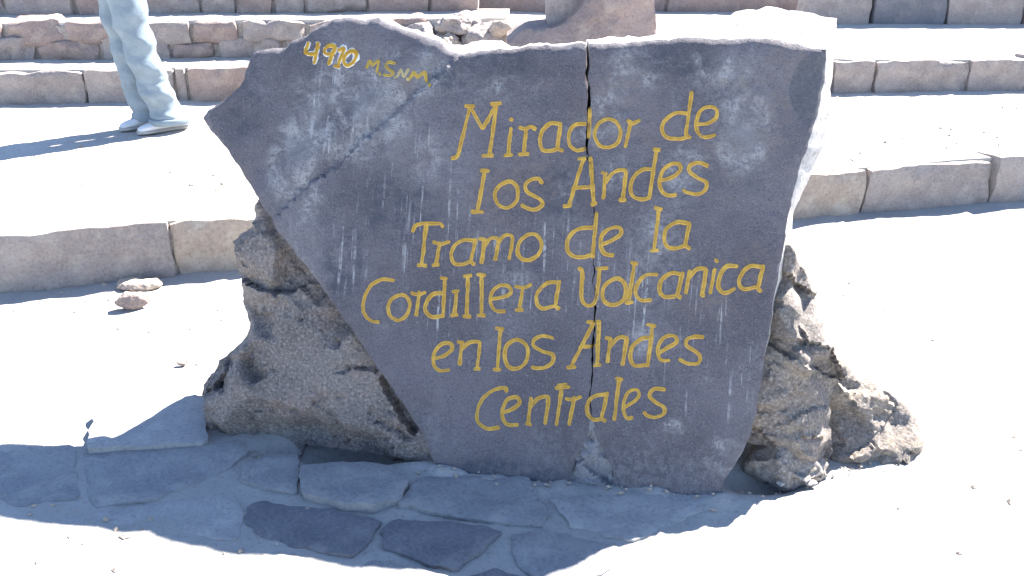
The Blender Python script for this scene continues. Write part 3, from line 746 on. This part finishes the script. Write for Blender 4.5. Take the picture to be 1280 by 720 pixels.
def h_o(x, y, d):
    h = .06 * (1 - math.exp(-d / .05)) + h_facet(x, y, FCO) * min(1, d / .03) + fbm(x, y, 23.1, 7, 5) * .008 + fbm(x, y, 28.8, 28, 4) * .005
    return max(-.08, min(.12, h + (frac(x, y, 23, 5, .012, .22) + frac(x, y, 28, 13, .003, .2)) * min(1, d / .02)))
o = relief('rock_outcrop', ORK, h_o, .22, .0085, M_ROCKR, None, None, .008, 37, None, 50, None, None, (0, .25), .15); o.matrix_world = om
tag(o, 'low broken rock outcrop sloping away beside the craggy right boulder', 'rock')
for k, (px, py, s) in enumerate(((1070, 566, .055), (1092, 566, .04), (1052, 575, .03), (1012, 606, .035), (975, 606, .025))):
    P = gp(px, py); o = boulder('loose_stone', (s * 1.5, s, s * .6), (P.x, P.y, s * .2), M_MORTARB, None, 90 + k, 3, 14, .05, (0, 0, k))
    tag(o, ('largest loose pale stone at the foot of the upright rubble stone', 'loose pale stone in front of the sloping rubble stone', 'small loose stone between the foot stone and upright rubble stone',
            'loose chip in front of the smooth foot stone', 'tiny loose chip by the hollow under the slab corner')[k], 'stone', 'loose stones by the right rocks')
# stones lying on the left ground
P = gp(170, 388); o = boulder('loose_stone', (.17, .10, .09), (P.x - .02, P.y + .03, .035), M_PINK, None, 55, 4, 14, .04, (0, 0, .1))
tag(o, 'flat pinkish loose stone lying in front of the bottom riser', 'stone')
P = gp(176, 360); o = boulder('loose_stone', (.24, .14, .05), (P.x - .02, P.y + .02, .015), M_TAN, None, 57, 4, 16, .04)
tag(o, 'low pale slab of stone at the foot of the bottom riser', 'stone')
P = gp(228, 456); o = boulder('loose_stone', (.040, .030, .026), (P.x, P.y, .008), M_PINK, None, 58, 3, 14, .05)
tag(o, 'lone pink pebble on the gravel beside the brown boulder', 'pebble')

# ---------------------------------------------------------------- standing stone behind the slab
YS = 5.35
def vp(px, py): d = ray(px, py); P = CP + d * (YS / d.y); return (P.x, P.z)
st_mtx = Matrix(((1, 0, 0, 0), (0, 0, -1, YS), (0, 1, 0, 0), (0, 0, 0, 1)))
base_l = vp(640, 48)
SP = [vp(822, 50), vp(820, 20), vp(816, -10), vp(806, -60), vp(792, -110), vp(770, -128), vp(748, -118), vp(738, -60), vp(737, -5), vp(725, 12), vp(708, 28), vp(690, 36), vp(662, 36), vp(648, 42), vp(634, 52)]
SP = SP + [(SP[-1][0] - .02, .2), (SP[0][0] + .02, .2)]
def h_s(x, y, d): return .07 * (1 - math.exp(-d / .08)) + fbm(x, y, 2, 5, 4) * .02 + fbm(x, y, 7, 25, 3) * .004
sroot = empty('standing_stone', (vp(730, 40)[0], YS, .25)); tag(sroot, 'tall pinkish grey standing stone with a squared shoulder block behind the slab top', 'standing stone')
o = relief('pillar', SP, h_s, .42, .022, M_PINK, None, None, .008, 44, None, 50); o.parent = sroot; o.matrix_local = Matrix.Translation(-sroot.location) @ st_mtx
BP = [vp(685, 40), vp(685, 8), vp(684, -50), vp(690, -95), vp(742, -95), vp(750, -40), vp(748, 40)]
BP = BP + [(BP[-1][0], .22), (BP[0][0], .22)]
o = relief('shoulder_block', BP, lambda x, y, d: h_s(x + 3, y, d) * .5, .30, .022, M_GREY, None, None, .004, 46, None, 50); o.parent = sroot
o.matrix_local = Matrix.Translation(-sroot.location) @ Matrix.Translation((0, .16, 0)) @ st_mtx

# ---------------------------------------------------------------- flagstones set in the ground at the slab's foot
FLAGS = [
 ([(120, 512), (165, 495), (205, 481), (246, 472), (254, 500), (255, 548), (160, 554), (110, 556)], .055, 'P'),
 ([(105, 566), (200, 556), (298, 551), (306, 562), (285, 580), (232, 605), (196, 620), (120, 628)], .030, 'F'),
 ([(115, 640), (190, 628), (285, 616), (300, 640), (292, 672), (220, 664), (110, 652)], .016, 'P'),
 ([(308, 632), (330, 625), (400, 632), (474, 647), (462, 668), (440, 692), (395, 684), (345, 674), (312, 652)], .022, 'D'),
 ([(477, 660), (496, 648), (560, 650), (626, 661), (602, 682), (572, 707), (540, 702), (482, 680)], .022, 'D'),
 ([(502, 628), (520, 603), (540, 594), (600, 594), (658, 596), (668, 610), (682, 640), (672, 652), (630, 649), (560, 640)], .030, 'F'),
 ([(378, 582), (410, 577), (450, 577), (487, 581), (508, 598), (500, 616), (468, 628), (420, 624), (376, 612)], .050, 'F'),
 ([(305, 578), (345, 566), (370, 566), (374, 590), (368, 612), (328, 606), (304, 598)], .034, 'F'),
 ([(690, 622), (740, 616), (812, 612), (900, 612), (880, 632), (835, 652), (790, 672), (720, 655)], .014, 'P'),
 ([(640, 668), (680, 660), (720, 668), (778, 684), (752, 712), (690, 722), (650, 704)], .016, 'F'),
 ([(440, 712), (470, 696), (530, 712), (560, 722), (545, 760), (450, 752)], .016, 'F'),
 ([(580, 722), (620, 708), (648, 716), (690, 736), (650, 768), (590, 760)], .020, 'D'),
 ([(300, 700), (340, 690), (400, 704), (425, 730), (380, 762), (300, 750)], .014, 'P'),
 ([(180, 684), (260, 690), (285, 712), (270, 750), (170, 744), (150, 712)], .014, 'P'),
 ([(0, 560), (90, 556), (96, 620), (20, 630), (-40, 600)], .02, 'F'),
 ([(-20, 650), (92, 644), (120, 690), (60, 712), (-30, 705)], .016, 'P'),
]
FM = {'P': M_FLAGP, 'F': M_FLAG, 'D': M_FLAGD}
for k, (pts, z, c) in enumerate(FLAGS):
    z = z * .42 + .002 if z < .05 else z * .6
    pw = [gp(px, py, z) for px, py in pts]; cen = sum(pw, Vector()) / len(pw)
    # rounded outline
    q = [((p.x - cen.x) * 1.045, (p.y - cen.y) * 1.06) for p in pw]; q2 = []
    for i in range(len(q)):
        a, b = Vector(q[i]), Vector(q[(i + 1) % len(q)]); q2 += [tuple(a.lerp(b, .07)), tuple(a.lerp(b, .5)), tuple(a.lerp(b, .93))]
    if sum(a[0] * b[1] - b[0] * a[1] for a, b in zip(q2, q2[1:] + q2[:1])) < 0: q2.reverse()
    hf = lambda x, y, d, k=k: -.005 * math.exp(-d / .014) + fbm(x, y, k * 2.3, 5, 4) * .008 + fbm(x, y, k + .5, 24, 3) * .003
    relief('flagstone', q2, hf, z + .06, .015, FM[c], ground, Matrix.Translation((cen.x, cen.y, z)), .009, 60 + k, None, 45)

# ---------------------------------------------------------------- gravel
def gravel(name, spots, m, label):
    V = []; F = []
    base = [Vector(v) for v in ((1, 0, 0), (-1, 0, 0), (0, 1, 0), (0, -1, 0), (0, 0, .7), (0, 0, -.7))]
    tri = ((0, 2, 4), (2, 1, 4), (1, 3, 4), (3, 0, 4), (2, 0, 5), (1, 2, 5), (3, 1, 5), (0, 3, 5))
    rr = random.Random(3)
    for x, y, z, s in spots:
        b = len(V); a = rr.uniform(0, 6.3); ca, sa = math.cos(a), math.sin(a); ex = rr.uniform(.8, 1.7)
        for v in base:
            p = Vector((v.x * ex, v.y, v.z)) * s * rr.uniform(.75, 1.25)
            V.append((x + p.x * ca - p.y * sa, y + p.x * sa + p.y * ca, z + p.z + s * .2))
        F += [tuple(i + b for i in t) for t in tri]
    o = link(name, mesh_from(name, V, F, True, 30), m); tag(o, label, 'gravel', kind='stuff'); return o
sp = []
for _ in range(6000):
    x = random.uniform(-2.6, 2.8); y = random.uniform(1.5, 4.9)
    if y > r1(x) - .02: continue
    dens = max(0, .35 + 1.1 * fbm(x, y, 31, 1.3, 3)) * (.35 if x > .9 else 1)
    if y < 2.6 and abs(x) < 1: dens *= .35
    if random.random() > dens: continue
    s = .0025 + .009 * random.random() ** 4
    if random.random() < .012: s *= 2
    sp.append((x, y, gz(x, y), s))
for (ax, ay), (bx, by) in FOOT + [((gp(255, 552)).xy, (gp(372, 566)).xy), ((gp(930, 606)).xy, (gp(1120, 574)).xy)]:
    for _ in range(48):                      # chips and grit gathered along the foot of the stones
        t = random.random(); x = ax + (bx - ax) * t + random.gauss(0, .025); y = ay + (by - ay) * t - abs(random.gauss(0, .035))
        sp.append((x, y, gz(x, y) + .004, (.002 + .007 * random.random() ** 3)))
gravel('gravel', sp, M_TAN, 'scattered fine gravel on the pale ground around the slab')
sp = []
for _ in range(1500):
    x = random.uniform(-3.6, 4.2); t = random.random(); y = r1(x) + .2 + t * (r2(x) - r1(x) - .25)
    s = .003 + .011 * random.random() ** 4
    sp.append((x, y, .25, s))
gravel('gravel', sp, M_TAN, 'scattered grit on the bottom terrace tread')

# ================================================================ the person on the first terrace
PZ = .25
F1 = gp(204, 164, PZ); F1.z = PZ
face = Vector((-.80, -.60, 0)).normalized(); side = Vector((-face.y, face.x, 0))     # walking left and towards the viewer
FRONT = F1                                                        # centre of the nearer foot
REAR = F1 + Vector((-.13, .12, 0)) + face * .03
HIPC = Vector(((FRONT.x + REAR.x) / 2 - .09, (FRONT.y + REAR.y) / 2 + .02, PZ + .92))
person = empty('person', (HIPC.x, HIPC.y, PZ))
tag(person, 'person in faded blue jeans and white shoes standing on the pale terrace', 'person')
def wl(p): return p - person.location
M_SEAM = mat_cloth('denim_seam', (.13, .18, .24), (.10, .14, .19))
def tube(rings, seg=56):
    """rings: (centre, axis x vector, axis y vector) lofted"""
    V = []; F = []
    for c, ax, ay in rings:
        for k in range(seg):
            a = 2 * math.pi * k / seg; V.append(c + ax * math.cos(a) + ay * math.sin(a))
    for j in range(len(rings) - 1):
        for k in range(seg): F.append((j * seg + k, j * seg + (k + 1) % seg, (j + 1) * seg + (k + 1) % seg, (j + 1) * seg + k))
    F.append(tuple(range(seg))); F.append(tuple((len(rings) - 1) * seg + k for k in range(seg)))
    return V, F
def leg_rings(foot, hipx, seed):
    ank = wl(foot) + Vector((0, 0, .055)) - face * .06
    hip = wl(HIPC) + side * hipx
    knee = ank.lerp(hip, .50) + face * .045
    out = []; n = 90
    for i in range(n + 1):
        t = i / n
        c = (1 - t) ** 2 * ank + 2 * t * (1 - t) * (knee + (knee - (ank + hip) / 2) * .6) + t * t * hip
        r = np.interp(t, [0, .06, .25, .5, .75, 1.0], [.108, .100, .090, .088, .098, .112])
        wr = 0.0
        if t < .5: wr = .006 * math.sin(t * 75 + seed + 3 * math.sin(t * 22)) * max(0, 1 - t / .4) + .003 * math.sin(t * 31 + seed)
        rx = r * 1.06 + wr; ry = r * .92 + wr * .8
        out.append((c + side * (.006 * math.sin(t * 34 + seed)) + face * (.008 * math.sin(t * 27 + seed * 2)), face * rx, side * ry))
    return out
JV, JF = [], []
for foot, hx, sd in ((FRONT, .085, 1.0), (REAR, -.085, 4.0)):
    v, f = tube(leg_rings(foot, hx, sd)); b = len(JV)
    def crease(p):
        w_ = Vector((p.x * 5, p.y * 5, p.z * 11 + p.x * 6 + sd)); k = max(0, 1 - (p.z) / .75)
        return (noise.ridged_multi_fractal(w_, 1.0, 2.0, 3, 1.0, 2.0) - 1.0) * .012 * (.35 + .65 * k)
    cs = [c for c, _, _ in leg_rings(foot, hx, sd)]
    v = [p + (p - cs[min(len(cs) - 1, i // 56)]).normalized() * crease(p) for i, p in enumerate(v)]
    JV += v; JF += [tuple(i + b for i in q) for q in f]
pel = [(wl(HIPC) + Vector((0, 0, dz)), face * rf, side * rs) for dz, rf, rs in ((-.10, .06, .09), (-.06, .115, .165), (.02, .13, .18), (.10, .125, .172), (.16, .118, .160))]
v, f = tube(pel); b = len(JV); JV += v; JF += [tuple(i + b for i in q) for q in f]
link('jeans', mesh_from('jeans', JV, JF, True, 60), M_JEANS, person)
# stitched outer seam and rolled hems
for foot, hx, sd in ((FRONT, .085, 1.0), (REAR, -.085, 4.0)):
    rg = leg_rings(foot, hx, sd)
    c0, ax, ay = rg[0]
    seam = []
    for c, sx, sy in rg[2:60]:
        seam.append((c - sx * .55 - sy * .86 if hx > 0 else c - sx * .55 + sy * .86, sx.normalized() * .004, Vector((0, 0, .0)) + sy.normalized() * .004))
    v, f = tube(seam, 8); link('seam', mesh_from('seam', v, f, True, 60), M_SEAM, person)
    hem = [(c0 + Vector((0, 0, dz)), ax * k, ay * k) for dz, k in ((-.004, .90), (-.008, 1.03), (.004, 1.07), (.022, 1.06), (.030, 1.0))]
    v, f = tube(hem); link('hem', mesh_from('hem', v, f, True, 60), M_JEANS, person)
def shoe(foot, fdir, name='shoe'):
    sd = Vector((-fdir.y, fdir.x, 0)); c0 = wl(foot)
    prof = [(-.150, .020, .045), (-.140, .036, .085), (-.11, .041, .105), (-.07, .042, .112), (-.03, .042, .105), (.01, .045, .088), (.05, .049, .070), (.09, .050, .058), (.12, .045, .050), (.142, .030, .040), (.150, .012, .028)]
    def ring(x, wd, top, z0, seg=20):
        out = []
        for k in range(seg):
            a = 2 * math.pi * k / seg; cx = math.copysign(abs(math.cos(a)) ** .75, math.cos(a)); cz = math.copysign(abs(math.sin(a)) ** .75, math.sin(a))
            zz = z0 + (top - z0) * (cz * .5 + .5); nar = 1 - .35 * max(0, cz) ** 1.5
            out.append(c0 + fdir * x + sd * (cx * wd * nar) + Vector((0, 0, zz)))
        return out
    def loft(rs):
        V = [p for r in rs for p in r]; s = len(rs[0]); F = []
        for j in range(len(rs) - 1):
            for k in range(s): F.append((j * s + k, j * s + (k + 1) % s, (j + 1) * s + (k + 1) % s, (j + 1) * s + k))
        F.append(tuple(range(s))); F.append(tuple((len(rs) - 1) * s + k for k in range(s)))
        return V, F
    V, F = loft([ring(x, wd, tp, .018) for x, wd, tp in prof])
    o = link(name, mesh_from(name, V, F, True, 55), M_SHOE, person)
    V, F = loft([ring(x * 1.03, wd * 1.12, .028, 0.0) for x, wd, tp in prof])
    link('sole', mesh_from('sole', V, F, True, 55), M_SOLE, o)
    lv, lf = [], []
    for k in range(4):
        x = .0 + k * .022; zt = np.interp(x, [-.03, .01, .05, .09], [.105, .088, .070, .058])
        b = len(lv)
        for (dx, dy, dz) in ((-.005, -.028, -.014), (-.005, 0, .003), (-.005, .028, -.014), (.005, -.028, -.014), (.005, 0, .003), (.005, .028, -.014)):
            lv.append(c0 + fdir * (x + dx) + sd * dy + Vector((0, 0, zt + dz + .004)))
        lf += [(b, b + 1, b + 4, b + 3), (b + 1, b + 2, b + 5, b + 4)]
    link('laces', mesh_from('laces', lv, lf, False), M_SOLE, o)
shoe(FRONT, face); shoe(REAR, (face + Vector((0, -.15, 0))).normalized())
# body (one continuous skin): trunk, head, arms with fingers, legs inside the jeans
H = wl(HIPC)
vs, es, rad = [], [], []
def add(p, r, par=None):
    vs.append(tuple(p)); rad.append(r)
    if par is not None: es.append((par, len(vs) - 1))
    return len(vs) - 1
pv = add(H, .11); sp1 = add(H + Vector((0, 0, .20)), .115, pv); chest = add(H + Vector((0, 0, .40)), .13, sp1); nb = add(H + Vector((0, 0, .54)), .058, chest)
nk = add(H + Vector((0, 0, .60)) + face * .015, .054, nb); hd = add(H + Vector((0, 0, .69)) + face * .03, .082, nk); hd2 = add(H + Vector((0, 0, .77)) + face * .025, .078, hd)
add(H + Vector((0, 0, .69)) + face * .125, .014, hd)
for s in (1, -1):
    add(H + Vector((0, 0, .70)) + face * .02 + side * .09 * s, .014, hd)
    sh = add(H + Vector((0, 0, .47)) + side * .19 * s, .06, chest); el = add(H + Vector((0, 0, .19)) + side * .25 * s - face * .03, .043, sh)
    H0 = H; H = H + Vector((0, 0, .22)) + face * .15
    wr = add(H + Vector((0, 0, -.04)) + side * .25 * s + face * .06, .028, el); pm = add(H + Vector((0, 0, -.10)) + side * .25 * s + face * .08, .032, wr)
    for k in range(4):
        kn = add(H + Vector((0, 0, -.145 + .004 * abs(k - 1.5))) + side * .25 * s + face * (.055 + .02 * k), .0095, pm)
        add(H + Vector((0, 0, -.20 + .008 * abs(k - 1.5))) + side * (.245 * s) + face * (.062 + .02 * k), .008, kn)
    th = add(H + Vector((0, 0, -.11)) + side * .235 * s + face * .12, .010, pm); add(H + Vector((0, 0, -.145)) + side * .235 * s + face * .14, .009, th); H = H0
    hipj = add(H + side * .085 * s + Vector((0, 0, -.04)), .085, pv); foot = FRONT if s == 1 else REAR
    kn = add(wl(foot).lerp(H + side * .085 * s, .5) + face * .04, .055, hipj); an = add(wl(foot) + Vector((0, 0, .10)) - face * .06, .036, kn)
me = bpy.data.meshes.new('body'); me.from_pydata(vs, es, []); me.update()
bo = link('body', me, M_SKIN, person);
md = bo.modifiers.new('skin', 'SKIN'); ss = bo.modifiers.new('sub', 'SUBSURF'); ss.levels = ss.render_levels = 2
for i, r in enumerate(rad):
    me.skin_vertices[0].data[i].radius = (r, r); me.skin_vertices[0].data[i].use_root = (i == 0)
md.use_smooth_shade = True
tr = [(H + Vector((0, 0, dz)), face * rf, side * rs) for dz, rf, rs in ((.06, .145, .19), (.12, .142, .185), (.22, .138, .178), (.34, .148, .195), (.44, .138, .205), (.50, .112, .175), (.545, .078, .095), (.56, .066, .07))]
JV, JF = tube(tr)
for s in (1, -1):
    a, e_, w_ = H + Vector((0, 0, .47)) + side * .17 * s, H + Vector((0, 0, .19)) + side * .25 * s - face * .03, H + Vector((0, 0, .20)) + side * .25 * s + face * .205
    rg = []
    for i in range(17):
        t = i / 16; c = a.lerp(e_, t * 2) if t < .5 else e_.lerp(w_, t * 2 - 1); d = (e_ - a) if t < .5 else (w_ - e_)
        n1 = d.cross(side).normalized(); n2 = d.cross(n1).normalized(); r = np.interp(t, [0, .5, 1], [.078, .060, .047]) + .004 * math.sin(t * 40)
        rg.append((c, n1 * r, n2 * r))
    v, f = tube(rg); b = len(JV); JV += v; JF += [tuple(i + b for i in q) for q in f]
link('jacket', mesh_from('jacket', JV, JF, True, 60), M_SHIRT, person)
bm = bmesh.new(); bmesh.ops.create_icosphere(bm, subdivisions=4, radius=1)
for v in bm.verts:
    p = v.co.copy(); k = 1 + .05 * fbm(p.x, p.y, p.z, 5, 3)
    v.co = H + Vector((0, 0, .765)) - face * .012 + face * (p.x * .102 * k) + side * (p.y * .094 * k) + Vector((0, 0, p.z * .088 * k))
bmesh.ops.delete(bm, geom=[v for v in bm.verts if (v.co - H - Vector((0, 0, .765))).dot(face) > .06 and (v.co - H).z < .79], context='VERTS')
me = bpy.data.meshes.new('hair'); bm.to_mesh(me); bm.free(); me.polygons.foreach_set('use_smooth', [True] * len(me.polygons)); link('hair', me, M_HAIR, person)
